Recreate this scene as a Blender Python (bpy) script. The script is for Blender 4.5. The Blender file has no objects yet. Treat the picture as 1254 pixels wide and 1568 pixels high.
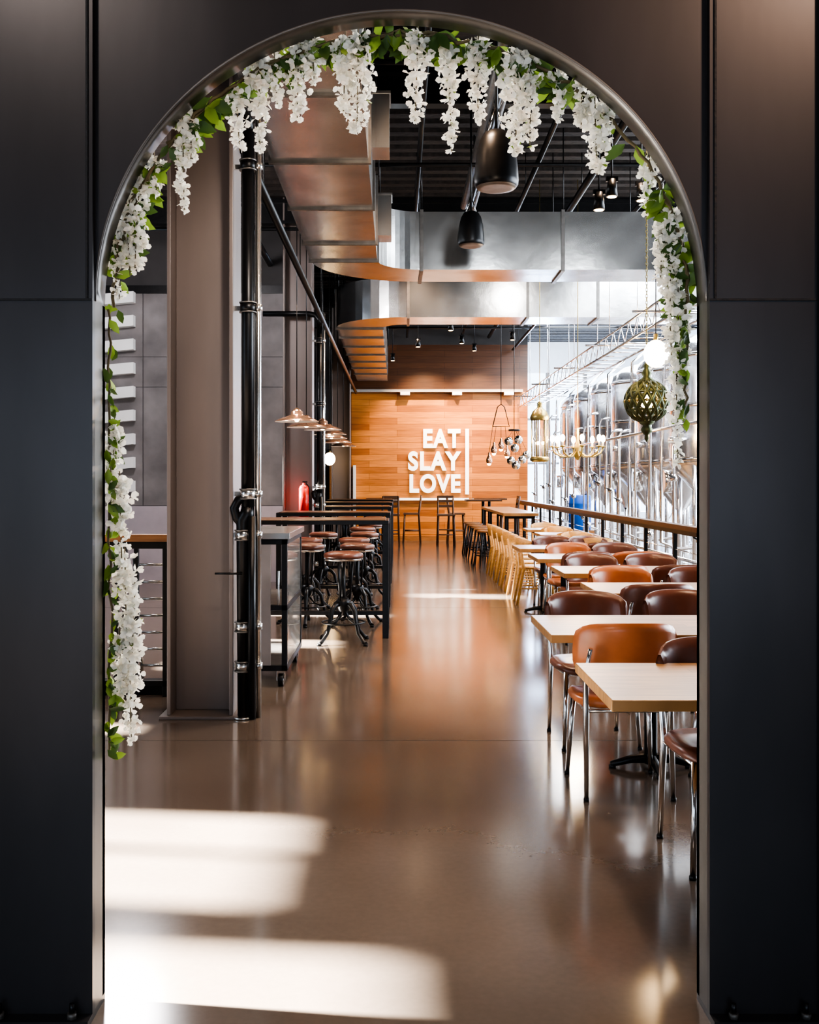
import bpy, math, random
from mathutils import Vector, Matrix
random.seed(7)
scene = bpy.context.scene
pi = math.pi

# ------------------------------------------------------------------ materials
def newmat(name):
    m = bpy.data.materials.new(name); m.use_nodes = True
    nt = m.node_tree
    return m, nt, nt.nodes['Principled BSDF']

def simple(name, col, rough=0.5, metal=0.0, noise=0.0, nscale=8.0, bump=0.0, emit=None, estr=0.0, stretch=(1,1,1), spec=0.5):
    m, nt, b = newmat(name)
    b.inputs['Roughness'].default_value = rough
    b.inputs['Metallic'].default_value = metal
    b.inputs['Base Color'].default_value = (*col, 1)
    b.inputs['Specular IOR Level'].default_value = spec
    if emit:
        b.inputs['Emission Color'].default_value = (*emit, 1)
        b.inputs['Emission Strength'].default_value = estr
    if noise > 0 or bump > 0:
        tc = nt.nodes.new('ShaderNodeTexCoord')
        mp = nt.nodes.new('ShaderNodeMapping'); mp.inputs['Scale'].default_value = stretch
        nz = nt.nodes.new('ShaderNodeTexNoise'); nz.inputs['Scale'].default_value = nscale
        nz.inputs['Detail'].default_value = 6
        nt.links.new(tc.outputs['Object'], mp.inputs['Vector'])
        nt.links.new(mp.outputs['Vector'], nz.inputs['Vector'])
        if noise > 0:
            rp = nt.nodes.new('ShaderNodeValToRGB')
            rp.color_ramp.elements[0].position = 0.3; rp.color_ramp.elements[1].position = 0.7
            rp.color_ramp.elements[0].color = (*[c*(1-noise) for c in col], 1)
            rp.color_ramp.elements[1].color = (*[min(1, c*(1+noise)) for c in col], 1)
            nt.links.new(nz.outputs['Fac'], rp.inputs['Fac'])
            nt.links.new(rp.outputs['Color'], b.inputs['Base Color'])
        if bump > 0:
            bp = nt.nodes.new('ShaderNodeBump'); bp.inputs['Strength'].default_value = bump
            bp.inputs['Distance'].default_value = 0.01
            nt.links.new(nz.outputs['Fac'], bp.inputs['Height'])
            nt.links.new(bp.outputs['Normal'], b.inputs['Normal'])
    return m

def planks(name, c1, c2, w, h, rough=0.35, vertical_face=True, mortar=0.003, dark=.45, grain=(1.5, 30)):
    m, nt, b = newmat(name)
    tc = nt.nodes.new('ShaderNodeTexCoord')
    sp = nt.nodes.new('ShaderNodeSeparateXYZ'); cb = nt.nodes.new('ShaderNodeCombineXYZ')
    nt.links.new(tc.outputs['Object'], sp.inputs[0])
    nt.links.new(sp.outputs['X'], cb.inputs['X'])
    nt.links.new(sp.outputs['Z' if vertical_face else 'Y'], cb.inputs['Y'])
    br = nt.nodes.new('ShaderNodeTexBrick')
    br.inputs['Scale'].default_value = 1; br.inputs['Brick Width'].default_value = w
    br.inputs['Row Height'].default_value = h; br.inputs['Mortar Size'].default_value = mortar
    br.inputs['Color1'].default_value = (*c1, 1); br.inputs['Color2'].default_value = (*c2, 1)
    br.inputs['Mortar'].default_value = (*[c*0.35 for c in c2], 1)
    br.offset = 0.37
    nt.links.new(cb.outputs[0], br.inputs['Vector'])
    mp = nt.nodes.new('ShaderNodeMapping'); mp.inputs['Scale'].default_value = (grain[0], grain[1], 1)
    nz = nt.nodes.new('ShaderNodeTexNoise'); nz.inputs['Scale'].default_value = 1.5; nz.inputs['Detail'].default_value = 5
    nt.links.new(cb.outputs[0], mp.inputs['Vector']); nt.links.new(mp.outputs[0], nz.inputs['Vector'])
    mx = nt.nodes.new('ShaderNodeMix'); mx.data_type = 'RGBA'; mx.blend_type = 'MULTIPLY'
    mx.inputs[0].default_value = 0.6
    rp = nt.nodes.new('ShaderNodeValToRGB')
    rp.color_ramp.elements[0].position = .3; rp.color_ramp.elements[0].color = (dark, dark*.93, dark*.88, 1)
    rp.color_ramp.elements[1].position = .65; rp.color_ramp.elements[1].color = (1, 1, 1, 1)
    nt.links.new(nz.outputs['Fac'], rp.inputs['Fac'])
    nt.links.new(br.outputs['Color'], mx.inputs[6]); nt.links.new(rp.outputs['Color'], mx.inputs[7])
    nt.links.new(mx.outputs[2], b.inputs['Base Color'])
    b.inputs['Roughness'].default_value = rough
    return m

def floor_mat():
    m, nt, b = newmat('polished_concrete')
    tc = nt.nodes.new('ShaderNodeTexCoord')
    n1 = nt.nodes.new('ShaderNodeTexNoise'); n1.inputs['Scale'].default_value = 0.9; n1.inputs['Detail'].default_value = 5
    n2 = nt.nodes.new('ShaderNodeTexNoise'); n2.inputs['Scale'].default_value = 38; n2.inputs['Detail'].default_value = 2
    n4 = nt.nodes.new('ShaderNodeTexNoise'); n4.inputs['Scale'].default_value = 0.7; n4.inputs['Detail'].default_value = 1
    for n in (n1, n2, n4): nt.links.new(tc.outputs['Object'], n.inputs['Vector'])
    r1 = nt.nodes.new('ShaderNodeValToRGB')
    r1.color_ramp.elements[0].position = .25; r1.color_ramp.elements[0].color = (.100, .078, .062, 1)
    r1.color_ramp.elements[1].position = .75; r1.color_ramp.elements[1].color = (.150, .120, .098, 1)
    r2 = nt.nodes.new('ShaderNodeValToRGB')
    r2.color_ramp.elements[0].position = .3; r2.color_ramp.elements[0].color = (.75, .75, .75, 1)
    r2.color_ramp.elements[1].position = .7; r2.color_ramp.elements[1].color = (1, 1, 1, 1)
    mx = nt.nodes.new('ShaderNodeMix'); mx.data_type = 'RGBA'; mx.blend_type = 'MULTIPLY'; mx.inputs[0].default_value = .3
    nt.links.new(n1.outputs['Fac'], r1.inputs[0]); nt.links.new(n2.outputs['Fac'], r2.inputs[0])
    nt.links.new(r1.outputs[0], mx.inputs[6]); nt.links.new(r2.outputs[0], mx.inputs[7])
    nt.links.new(mx.outputs[2], b.inputs['Base Color'])
    mr = nt.nodes.new('ShaderNodeMapRange')
    mr.inputs['To Min'].default_value = .10; mr.inputs['To Max'].default_value = .20
    nt.links.new(n4.outputs['Fac'], mr.inputs[0]); nt.links.new(mr.outputs[0], b.inputs['Roughness'])
    b.inputs['Specular IOR Level'].default_value = .9
    return m

def petal_mat(name, col, trans):
    m, nt, b = newmat(name)
    b.inputs['Base Color'].default_value = (*col, 1); b.inputs['Roughness'].default_value = .5
    tr = nt.nodes.new('ShaderNodeBsdfTranslucent'); tr.inputs['Color'].default_value = (*col, 1)
    ms = nt.nodes.new('ShaderNodeMixShader'); ms.inputs[0].default_value = trans
    out = nt.nodes['Material Output']
    nt.links.new(b.outputs[0], ms.inputs[1]); nt.links.new(tr.outputs[0], ms.inputs[2])
    nt.links.new(ms.outputs[0], out.inputs['Surface'])
    return m

M_floor = floor_mat()
M_steel = simple('painted_dark_steel', (.030, .027, .028), .34, .3, noise=.3, nscale=3, stretch=(1, 1, .3), bump=.12)
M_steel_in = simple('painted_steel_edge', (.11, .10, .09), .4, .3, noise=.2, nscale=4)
M_seam = simple('weld_seam', (.010, .010, .011), .6, .3, noise=.3, nscale=60, bump=.4)
M_column = simple('column_grey_paint', (.19, .158, .145), .42, .2, noise=.15, nscale=2, stretch=(1, 1, .3))
M_black = simple('black_metal', (.012, .012, .013), .35, .4, noise=.2, nscale=20)
M_galv = simple('galvanized_duct', (.62, .62, .61), .22, .95, noise=.22, nscale=2.5, bump=.4)
M_galvd = simple('duct_flange', (.20, .19, .18), .4, .85, noise=.2, nscale=12)
M_chrome = simple('chrome', (.78, .76, .74), .15, 1.0, noise=.05, nscale=4)
M_stain = simple('stainless_tank', (.84, .85, .88), .2, .93, noise=.06, nscale=2, stretch=(1, 1, .2))
M_woodwall = planks('wood_plank_wall', (.68, .27, .065), (.34, .11, .025), 1.9, .155)
M_woodshaded = planks('wood_plank_upper_shaded', (.14, .052, .018), (.085, .031, .011), 1.9, .155)  # same planks, shade on the upper wall put into a darker colour
M_tabletop = planks('butcher_block', (.56, .31, .13), (.37, .195, .075), .9, .075, rough=.32, vertical_face=False, mortar=.001, dark=.4, grain=(3, 45))
M_lightwood = simple('light_wood', (.58, .31, .095), .4, 0, noise=.2, nscale=5, stretch=(1, 8, 8))
M_brownwood = simple('brown_wood', (.30, .13, .045), .4, 0, noise=.25, nscale=5, stretch=(1, 8, 8))
M_darkwood = simple('dark_wood', (.09, .04, .018), .35, 0, noise=.25, nscale=5, stretch=(1, 8, 8))
M_leather_o = simple('tan_leather', (.46, .15, .055), .3, 0, noise=.2, nscale=6, bump=.1)
M_leather_b = simple('brown_leather', (.15, .058, .038), .3, 0, noise=.25, nscale=6, bump=.1)
M_conc = simple('grey_concrete', (.20, .185, .185), .7, 0, noise=.3, nscale=2.2, bump=.25)
M_concd = simple('concrete_joint', (.10, .09, .095), .8, 0, noise=.3, nscale=5)
M_concl = simple('pale_plaster', (.44, .39, .42), .7, 0, noise=.1, nscale=3)
M_wall = simple('charcoal_wall', (.045, .042, .042), .7, 0, noise=.2, nscale=2)
M_ceil = simple('dark_ceiling', (.020, .014, .011), .8, 0, noise=.6, nscale=14, bump=1.0, stretch=(1, 3, 1))
M_white = simple('white_paint', (.85, .85, .84), .5, 0, noise=.03, nscale=5)
M_rail = simple('light_rail_paint', (.40, .38, .36), .5, 0, noise=.05, nscale=5)
M_sign_glow = simple('sign_white_glow', (.95, .95, .94), .4, 0, emit=(1, .98, .95), estr=.6)  # emission added to brighten the unlit letters and bars
M_copper = simple('copper', (.72, .45, .32), .22, .9, noise=.12, nscale=6)
M_brass = simple('aged_brass', (.42, .34, .14), .35, .9, noise=.3, nscale=15)
M_greenb = simple('green_bronze', (.07, .085, .04), .4, .6, noise=.4, nscale=18)
M_bulb = simple('warm_bulb', (1, .8, .5), .3, 0, emit=(1, .62, .28), estr=45)
M_bulbs = simple('bulb_soft', (1, .8, .5), .3, 0, emit=(1, .66, .32), estr=14)
M_blue = simple('blue_plastic', (.01, .10, .45), .4, 0, noise=.1, nscale=5)
M_red = simple('red_paint', (.45, .01, .006), .3, 0, noise=.05, nscale=5)
M_petal = petal_mat('wisteria_petal', (.92, .89, .80), .35)
M_leaf = petal_mat('wisteria_leaf', (.20, .30, .05), .4)
M_leaf2 = petal_mat('wisteria_leaf_dark', (.07, .12, .03), .3)
M_stem = simple('vine_stem', (.12, .09, .04), .7, 0, noise=.3, nscale=20)
def glass(name, col, rough=.05):
    m, nt, b = newmat(name)
    b.inputs['Base Color'].default_value = (*col, 1); b.inputs['Roughness'].default_value = rough
    b.inputs['Transmission Weight'].default_value = .9
    return m
M_glass = glass('clear_glass', (.95, .95, .92))

# ------------------------------------------------------------------ mesh builder
class B:
    def __init__(s):
        s.v = []; s.f = []; s.mi = []; s.sm = []; s.mats = []
    def m(s, mat):
        if mat not in s.mats: s.mats.append(mat)
        return s.mats.index(mat)
    def face(s, idx, mat, smooth=False):
        s.f.append(tuple(idx)); s.mi.append(s.m(mat)); s.sm.append(smooth)
    def box(s, x0, x1, y0, y1, z0, z1, mat):
        o = len(s.v)
        s.v += [(x0,y0,z0),(x1,y0,z0),(x1,y1,z0),(x0,y1,z0),(x0,y0,z1),(x1,y0,z1),(x1,y1,z1),(x0,y1,z1)]
        for q in ((3,2,1,0),(4,5,6,7),(0,1,5,4),(1,2,6,5),(2,3,7,6),(3,0,4,7)):
            s.face([o+i for i in q], mat)
    def cyl(s, p0, p1, r0, r1, mat, n=12, cap=True):
        p0 = Vector(p0); p1 = Vector(p1); d = (p1-p0)
        if d.length < 1e-6: return
        d.normalize()
        a = d.orthogonal().normalized(); b = d.cross(a)
        o = len(s.v)
        for p, r in ((p0, r0), (p1, r1)):
            for i in range(n):
                t = 2*pi*i/n
                s.v.append(tuple(p + a*math.cos(t)*r + b*math.sin(t)*r))
        for i in range(n):
            j = (i+1) % n
            s.face((o+i, o+j, o+n+j, o+n+i), mat, True)
        if cap:
            s.face([o+i for i in range(n)][::-1], mat); s.face([o+n+i for i in range(n)], mat)
    def tube(s, pts, r, mat, n=8):
        rs = r if isinstance(r, (list, tuple)) else [r]*len(pts)
        pts = [Vector(p) for p in pts]
        o = len(s.v); k = len(pts)
        a = None
        for i, p in enumerate(pts):
            d = (pts[min(i+1, k-1)] - pts[max(i-1, 0)]).normalized()
            if a is None: a = d.orthogonal().normalized()
            else: a = (a - d*a.dot(d)).normalized()
            b = d.cross(a)
            for j in range(n):
                t = 2*pi*j/n
                s.v.append(tuple(p + (a*math.cos(t) + b*math.sin(t))*rs[i]))
        for i in range(k-1):
            for j in range(n):
                q = (j+1) % n
                s.face((o+i*n+j, o+i*n+q, o+(i+1)*n+q, o+(i+1)*n+j), mat, True)
        s.face([o+j for j in range(n)][::-1], mat); s.face([o+(k-1)*n+j for j in range(n)], mat)
    def lathe(s, c, prof, mat, n=24):
        o = len(s.v); k = len(prof)
        for (r, z) in prof:
            for j in range(n):
                t = 2*pi*j/n
                s.v.append((c[0]+r*math.cos(t), c[1]+r*math.sin(t), c[2]+z))
        for i in range(k-1):
            for j in range(n):
                q = (j+1) % n
                s.face((o+i*n+j, o+i*n+q, o+(i+1)*n+q, o+(i+1)*n+j), mat, True)
    def ball(s, c, r, mat, n=14, sz=1.0):
        prof = [(max(1e-4, r*math.sin(pi*i/8)), -r*sz*math.cos(pi*i/8)) for i in range(9)]
        s.lathe(c, prof, mat, n)
    def mesh(s, name):
        me = bpy.data.meshes.new(name)
        me.from_pydata(s.v, [], s.f)
        for m in s.mats: me.materials.append(m)
        me.polygons.foreach_set('material_index', s.mi)
        me.polygons.foreach_set('use_smooth', s.sm)
        me.update()
        return me
    def obj(s, name, loc=(0,0,0), rot=0, bevel=0):
        return place(s.mesh(name), name, loc, rot, bevel)

def place(me, name, loc=(0,0,0), rot=0, bevel=0):
    o = bpy.data.objects.new(name, me)
    scene.collection.objects.link(o)
    o.location = loc; o.rotation_euler = (0, 0, rot)
    if bevel:
        md = o.modifiers.new('bevel', 'BEVEL'); md.width = bevel; md.segments = 2; md.limit_method = 'ANGLE'
        md.angle_limit = math.radians(50)
    return o

# ------------------------------------------------------------------ room shell
CEIL = 5.6
b = B(); b.box(-5.2, 8, -4, 31, -.2, 0, M_floor)
for y in (6.05, 12.4, 18.7):
    b.box(-5, 2.9, y-.002, y+.002, 0, .0006, M_seam)
b.obj('floor')
b = B(); b.box(-5.2, 8, -4, 31, CEIL, CEIL+.2, M_ceil)
y = 3.4
while y < 30:
    b.box(-5, 7.8, y, y+.14, CEIL-.06, CEIL, M_ceil); y += .3
b.obj('ceiling')

def wall_y(name, x0, x1, ys, ye, H, ops, mat):
    b = B(); cur = ys
    for (a, c, z0, z1) in sorted(ops):
        if a > cur: b.box(x0, x1, cur, a, 0, H, mat)
        if z0 > 0: b.box(x0, x1, a, c, 0, z0, mat)
        if z1 < H: b.box(x0, x1, a, c, z1, H, mat)
        cur = c
    if cur < ye: b.box(x0, x1, cur, ye, 0, H, mat)
    return b.obj(name)
wall_y('wall_left', -5.2, -5.0, -4, 31, CEIL,
       [(-3.2, -0.6, .6, 3.0), (3.25, 3.90, 0, 3.60), (4.22, 4.72, 0, 3.27), (4.77, 5.20, 0, 3.30), (6.62, 6.86, 1.6, 2.5),
        (8.70, 9.10, 2.2, 3.4), (9.95, 10.40, 2.2, 3.2), (12.1,12.4,2.4,3.5), (14.1, 14.6, 3.7, 4.7), (15.2, 15.5, 3.6, 4.3)], M_wall)
ops = [(y0, y0+2.6, .5, 4.7) for y0 in (5, 8, 11, 14, 17, 20, 23, 26)]
wall_y('wall_right', 7.8, 8.0, -4, 31, CEIL, ops, M_white)
b = B()
for (a, c, z0, z1) in ops:
    for t in (.0, .33, .66, 1.0):
        yy = a+(c-a)*t; b.box(7.82, 7.9, yy-.03, yy+.03, z0, z1, M_galvd)
    for z in (z0, 1.9, 3.3, z1): b.box(7.82, 7.9, a, c, z-.03, z+.03, M_galvd)
b.obj('window_1')
b = B()
b.box(-5, -3.5, -4, -3.8, 0, CEIL, M_wall); b.box(3.5, 7.8, -4, -3.8, 0, CEIL, M_wall)
b.box(-3.5, 3.5, -4, -3.8, 0, .5, M_wall); b.box(-3.5, 3.5, -4, -3.8, 2.8, CEIL, M_wall)
for x in (-1.2, 1.2): b.box(x-.04, x+.04, -3.95, -3.85, .5, 2.8, M_black)
b.obj('wall_front')
b = B()
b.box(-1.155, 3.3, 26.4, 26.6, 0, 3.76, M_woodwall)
b.box(-1.155, 3.3, 26.4, 26.6, 3.76, 4.95, M_woodshaded)
b.box(-1.155, 3.3, 26.4, 26.6, 4.95, CEIL, M_wall)
b.box(-5, -1.155, 26.4, 26.6, 0, CEIL, M_wall)
b.obj('wall_back')
b = B()
b.box(3.3, 7.8, 30.8, 31, 0, .6, M_white); b.box(3.3, 7.8, 30.8, 31, 4.7, CEIL, M_white)
for x in (3.3, 4.4, 5.5, 6.6, 7.7): b.box(x, x+.1, 30.8, 31, .6, 4.7, M_galvd)
for z in (2.0, 3.3): b.box(3.3, 7.8, 30.85, 30.95, z, z+.06, M_galvd)
b.box(3.2, 3.3, 26.6, 31, 0, CEIL, M_white)
b.obj('wall_brewery')
b = B(); b.box(-1.3, 3.15, 26.15, 26.36, 3.74, 3.80, M_rail)
for x in (.2, 1.5, 2.8): b.box(x-.12, x+.12, 26.1, 26.36, 3.66, 3.74, M_white)
b.obj('trim_1')
b = B(); b.box(-1.155, 3.3, 26.35, 26.40, 0, .12, M_brownwood); b.obj('baseboard_back')
b = B()
b.box(-5, -1.66, 15.6, 15.8, 0, 1.13, M_concl)
for i, (xa, xb) in enumerate(((-5, -3.80), (-3.785, -1.66))):
    for (za, zb) in ((1.14, 2.9), (2.91, 3.35), (3.36, 4.3)):
        b.box(xa, xb, 15.6, 15.8, za, zb, M_conc)
b.box(-5, -1.66, 15.58, 15.8, 4.3, 4.42, M_black)
b.box(-5, -1.66, 15.62, 15.8, 4.4, CEIL, M_wall)
b.box(-5, -1.66, 15.608, 15.8, 0, 4.4, M_concd)
b.obj('wall_concrete')
b = B()
for i in range(9):
    z = 1.30 + i*.35
    o = len(b.v)
    for y in (15.44, 15.58):
        b.v += [(-4.46, y, z), (-3.90, y, z+.05), (-3.90, y, z+.21), (-4.46, y, z+.16)]
    for q in ((0,1,2,3),(7,6,5,4),(0,4,5,1),(1,5,6,2),(2,6,7,3),(3,7,4,0)): b.face([o+k for k in q], M_white)
b.box(-4.55, -4.46, 15.44, 15.6, 0, 4.4, M_white)
b.obj('louver_panel')
b = B()
b.box(-1.75, -1.2, 26.3, 26.38, 0, 2.3, M_black); b.box(-1.70, -1.25, 26.27, 26.3, .05, 2.25, M_brownwood)
b.box(-1.10, -1.04, 26.1, 26.38, 0, 1.9, M_white)
b.cyl((-1.32, 26.22, 1.0), (-1.32, 26.22, 1.3), .015, .015, M_chrome)
b.obj('door_1')

# ------------------------------------------------------------------ arch portal
XL, XR = -.847, .869
cx = (XL+XR)/2; a_ = (XR-XL)/2; zs = 2.005; b_ = .815
b = B(); N = 72; TOP = CEIL
pts = [(cx + a_*math.cos(pi - pi*i/N), zs + b_*math.sin(pi*i/N)) for i in range(N+1)]
yf, yb = 2.93, 3.03
o = len(b.v)
for (x, z) in pts:
    b.v += [(x, yf, z), (x, yf, TOP), (x, yb, z), (x, yb, TOP)]
for i in range(N):
    q = o+4*i; r = q+4
    b.face((q, r, r+1, q+1), M_steel); b.face((r+2, q+2, q+3, r+3), M_steel)
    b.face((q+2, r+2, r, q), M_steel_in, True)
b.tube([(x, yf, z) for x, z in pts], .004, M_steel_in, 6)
b.obj('arch_panel')
def arch_column(name, xin, side):
    b = B()
    w = .30 if side > 0 else .62
    xo = xin + side*w
    lo, hi = min(xin, xo), max(xin, xo)
    b.box(lo, hi, 2.905, 2.93, 0.02, TOP, M_steel)
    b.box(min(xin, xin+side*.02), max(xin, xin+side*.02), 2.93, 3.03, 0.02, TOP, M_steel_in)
    b.box(lo, hi, 3.005, 3.03, 0.02, TOP, M_steel)
    b.box(lo, hi, 2.901, 2.906, 2.002, 2.008, M_seam)
    xs = xin + side*.012
    b.box(min(xs, xs+side*.006), max(xs, xs+side*.006), 2.900, 2.906, 2.008, TOP, M_seam)
    if side > 0:
        b.box(xo, xo+.012, 2.890, 2.93, .02, TOP, M_steel)
        b.box(xo+.012, xo+.75, 2.95, 3.03, 0, TOP, M_steel)
    b.box(min(xin, xo)-.0, max(xin, xo), 2.86, 3.03, 0, .02, M_steel)
    for t in ((.06, .26) if side > 0 else (.05, .25, .5)):
        x = xin + side*t
        b.cyl((x, 2.882, .02), (x, 2.882, .035), .014, .014, M_steel_in, 6)
        b.cyl((x, 2.882, .035), (x, 2.882, .06), .007, .007, M_black, 8)
    return b.obj(name)
arch_column('arch_column', XL, -1)
arch_column('arch_column.001', XR, 1)
b = B(); b.box(-5, XL-.62, 2.92, 3.03, 0, CEIL, M_steel); b.obj('wall_arch_left')
b = B(); b.box(XR+1.07, 7.8, 2.92, 3.03, 0, CEIL, M_steel); b.obj('wall_arch_right')

# ------------------------------------------------------------------ wisteria garland
b = B()
def petal(p, size, mat):
    d = Vector((random.gauss(0, 1), random.gauss(0, 1), random.gauss(0, .8) - .2)).normalized()
    s = d.orthogonal().normalized(); s = Matrix.Rotation(random.uniform(0, 2*pi), 3, d) @ s
    n = d.cross(s)
    L = size; W = size*.46
    o = len(b.v)
    P = [p, p + d*L*.35 + s*W*.8 + n*W*.3, p + d*L*.8 + s*W*.75 + n*W*.2, p + d*L - n*W*.1, p + d*L*.8 - s*W*.75 + n*W*.2, p + d*L*.35 - s*W*.8 + n*W*.3]
    b.v += [tuple(q) for q in P]
    b.face((o, o+1, o+2, o+3), mat, True); b.face((o, o+3, o+4, o+5), mat, True)
def leaf(p, d, L, mat):
    d = d.normalized(); s = d.cross(Vector((random.gauss(0, .4), 1, random.gauss(0, .4)))).normalized()
    n = d.cross(s); W = L*.24; o = len(b.v)
    cen = [p, p + d*L*.35 - n*W*.2, p + d*L*.7 - n*W*.3, p + d*L]
    for i, w in enumerate((0.02, 1, .75, 0.02)):
        b.v += [tuple(cen[i] + s*W*w + n*W*w*.35), tuple(cen[i]), tuple(cen[i] - s*W*w + n*W*w*.35)]
    for i in range(3):
        q = o+3*i
        b.face((q, q+1, q+4, q+3), mat, True); b.face((q+1, q+2, q+5, q+4), mat, True)
def strand(x, zt, zb, w, y=3.05):
    h = zt-zb
    lean = random.uniform(-.012, .012)
    b.tube([(x, y, zt+.03), (x+lean*.5, y, (zt+zb)/2), (x+lean, y, zb)], .0018, M_stem, 5)
    n = int(h*w/.00021)
    for i in range(n):
        t = random.random()**1.1
        env = min(1, .35+t*4)*(1-t)**.5 + .15
        ang = random.uniform(0, 2*pi); rr = w*.46*env*math.sqrt(random.random())
        p = Vector((x+lean*t + rr*math.cos(ang), y + rr*math.sin(ang)*.8, zt - h*t))
        sz = random.uniform(.019, .030)*(1-.35*t)
        for k in range(3): petal(p, sz, M_petal)
        if random.random() < .05: petal(p, sz, M_leaf)
S = [(-.287,2.80,2.555,.095),(-.25,2.79,2.66,.06),(-.404,2.73,2.465,.08),(-.36,2.74,2.60,.06),(-.471,2.64,2.465,.06),(-.627,2.56,2.29,.06),(-.60,2.57,2.44,.065),
     (-.113,2.80,2.525,.115),(-.15,2.79,2.58,.07),(.062,2.81,2.551,.08),(.149,2.76,2.462,.055),(.237,2.79,2.551,.08),
     (.343,2.76,2.458,.10),(.392,2.74,2.475,.065),(.47,2.72,2.551,.06),(.54,2.67,2.54,.065),(.576,2.63,2.395,.09),(.61,2.60,2.46,.05),
     (.738,2.45,2.28,.045),(-.755,2.38,2.115,.09),(-.79,2.30,2.10,.05),(-.815,2.22,2.03,.045),(-.71,2.44,2.34,.05),
     (-.825,1.66,1.40,.05),(-.81,1.50,1.20,.065),(-.795,1.28,1.02,.075),(-.785,1.10,.74,.08),(-.81,1.05,.86,.05),(-.765,1.18,.98,.035),
     (.80,2.29,2.02,.095),(.775,2.24,2.08,.055),(.82,2.05,1.78,.08),(.795,1.98,1.84,.05),(.815,1.80,1.55,.04)]
for s_ in S: strand(*s_)
def vine(t0, t1, n, leaves, ymid=3.045):
    P = []
    for i in range(n+1):
        t = t0+(t1-t0)*i/n
        P.append(Vector((cx + (a_-.018)*math.cos(t)+random.gauss(0,.004), ymid+random.gauss(0,.006), zs + (b_-.018)*math.sin(t)+random.gauss(0,.004))))
    b.tube(P, .005, M_stem, 6)
    for _ in range(leaves):
        p = P[random.randrange(len(P))] + Vector((0, random.uniform(-.01, .06), 0))
        c = Vector((cx, p.y, zs+.1)); inward = (c-p).normalized()
        d = inward*random.uniform(-.1, .9) + Vector((random.gauss(0, .7), random.uniform(-.3,.3), random.gauss(-.15, .5)))
        leaf(p, d, random.uniform(.045, .08), M_leaf if random.random() < .5 else M_leaf2)
vine(0, pi, 80, 110)
vine(.95, 2.0, 30, 190)
vine(.02, .45, 16, 80)
vine(2.0, 2.5, 14, 35)
vine(2.6, 2.95, 14, 30)
for (x, za, zb, n) in ((-.838, 2.0, 1.66, 18), (-.835, 1.66, .72, 90), (.84, 2.0, 1.7, 50)):
    P = [Vector((x+random.gauss(0,.003), 3.04, za+(zb-za)*i/14)) for i in range(15)]
    b.tube(P, .004, M_stem, 6)
    sgn = 1 if x < 0 else -1
    for _ in range(n):
        p = P[random.randrange(15)] + Vector((0, random.uniform(-.02,.03), random.uniform(-.03,.03)))
        leaf(p, Vector((sgn*random.uniform(-.1,.8), random.gauss(0,.3), random.gauss(-.2,.8))), random.uniform(.03,.055), M_leaf if random.random()<.6 else M_leaf2)
b.obj('wisteria_garland')

# ------------------------------------------------------------------ structural columns and pipes
def ibeam(y, dx=0):
    b = B()
    b.box(-1.457, -1.432, y-.17, y+.17, .02, CEIL, M_column)
    b.box(-1.063, -1.038, y-.17, y+.17, .02, CEIL, M_column)
    b.box(-1.432, -1.063, y-.012, y+.012, .02, CEIL, M_column)
    b.box(-1.50, -1.0, y-.21, y+.21, 0, .02, M_column)
    b.obj('steel_column', (dx, 0, 0), bevel=.004)
ibeam(6.78); ibeam(15.05, -.17); ibeam(23.3)
def pipes(y, dx=0, top=3.72):
    b = B()
    x = -.945
    b.cyl((x, y, 1.32), (x, y, 3.72), .040, .040, M_black, 16)
    b.tube([(x, y, 3.72), (x-.01, y, 3.80), (x-.06, y, 3.86), (x-.16, y, 3.88), (x-.8, y, 3.88)], .040, M_black, 14)
    b.tube([(x, y, 1.34), (x-.005, y, 1.29), (x-.03, y, 1.25), (x-.03, y, 1.2), (x-.03, y, 0.0)], [.040,.048,.048,.044,.036], M_black, 14)
    b.tube([(x-.03, y, 1.22), (x-.07, y-.01, 1.27), (x-.085, y-.01, 1.33), (x-.06, y-.01, 1.38), (x, y, 1.40)], .030, M_black, 12)
    b.cyl((x+.028, y-.03, 0), (x+.028, y-.03, 1.28), .026, .026, M_black, 12)
    b.cyl((x+.062, y+.02, 0.0), (x+.062, y+.02, 3.9), .020, .020, M_galv, 12)
    for z in (.33, .58, 1.16, 1.42, 2.6, 3.5):
        xx = x-.03 if z < 1.3 else x
        b.cyl((xx, y, z-.03), (xx, y, z+.03), .050, .050, M_galv if z < 1.5 else M_black, 14)
        for dz in (-.03, .03): b.cyl((xx, y, z+dz-.004), (xx, y, z+dz+.004), .056, .056, M_galvd, 14)
        b.cyl((x+.062, y+.02, z-.02), (x+.062, y+.02, z+.02), .028, .028, M_galv, 12)
        b.box(x-.10, x+.07, y+.03, y+.05, z-.015, z+.015, M_galv)
    b.cyl((x-.03, y, 0), (x-.03, y, .015), .07, .07, M_galv, 16)
    b.cyl((x-.03, y-.05, .92), (x-.2, y-.05, .92), .007, .007, M_black, 6)
    b.obj('standpipe', (dx, 0, 0))
pipes(6.62); pipes(14.85, -.16)
b = B()
b.cyl((-1.02, 6.9, 3.70), (-1.02, 26, 3.70), .035, .035, M_black, 12)
for y in range(8, 26, 3):
    b.cyl((-1.02, y, 3.70), (-1.02, y, CEIL), .006, .006, M_black, 6)
for x, z, r in ((-1.9, 4.75, .05), (1.6, 5.12, .03), (2.3, 5.12, .045), (.25, 5.12, .03), (2.9, 4.8, .03)):
    b.cyl((x, 3.3, z), (x, 26.2, z), r, r, M_black, 10)
    for y in range(5, 26, 4): b.cyl((x, y, z), (x, y, CEIL), .006, .006, M_black, 6)
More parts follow.
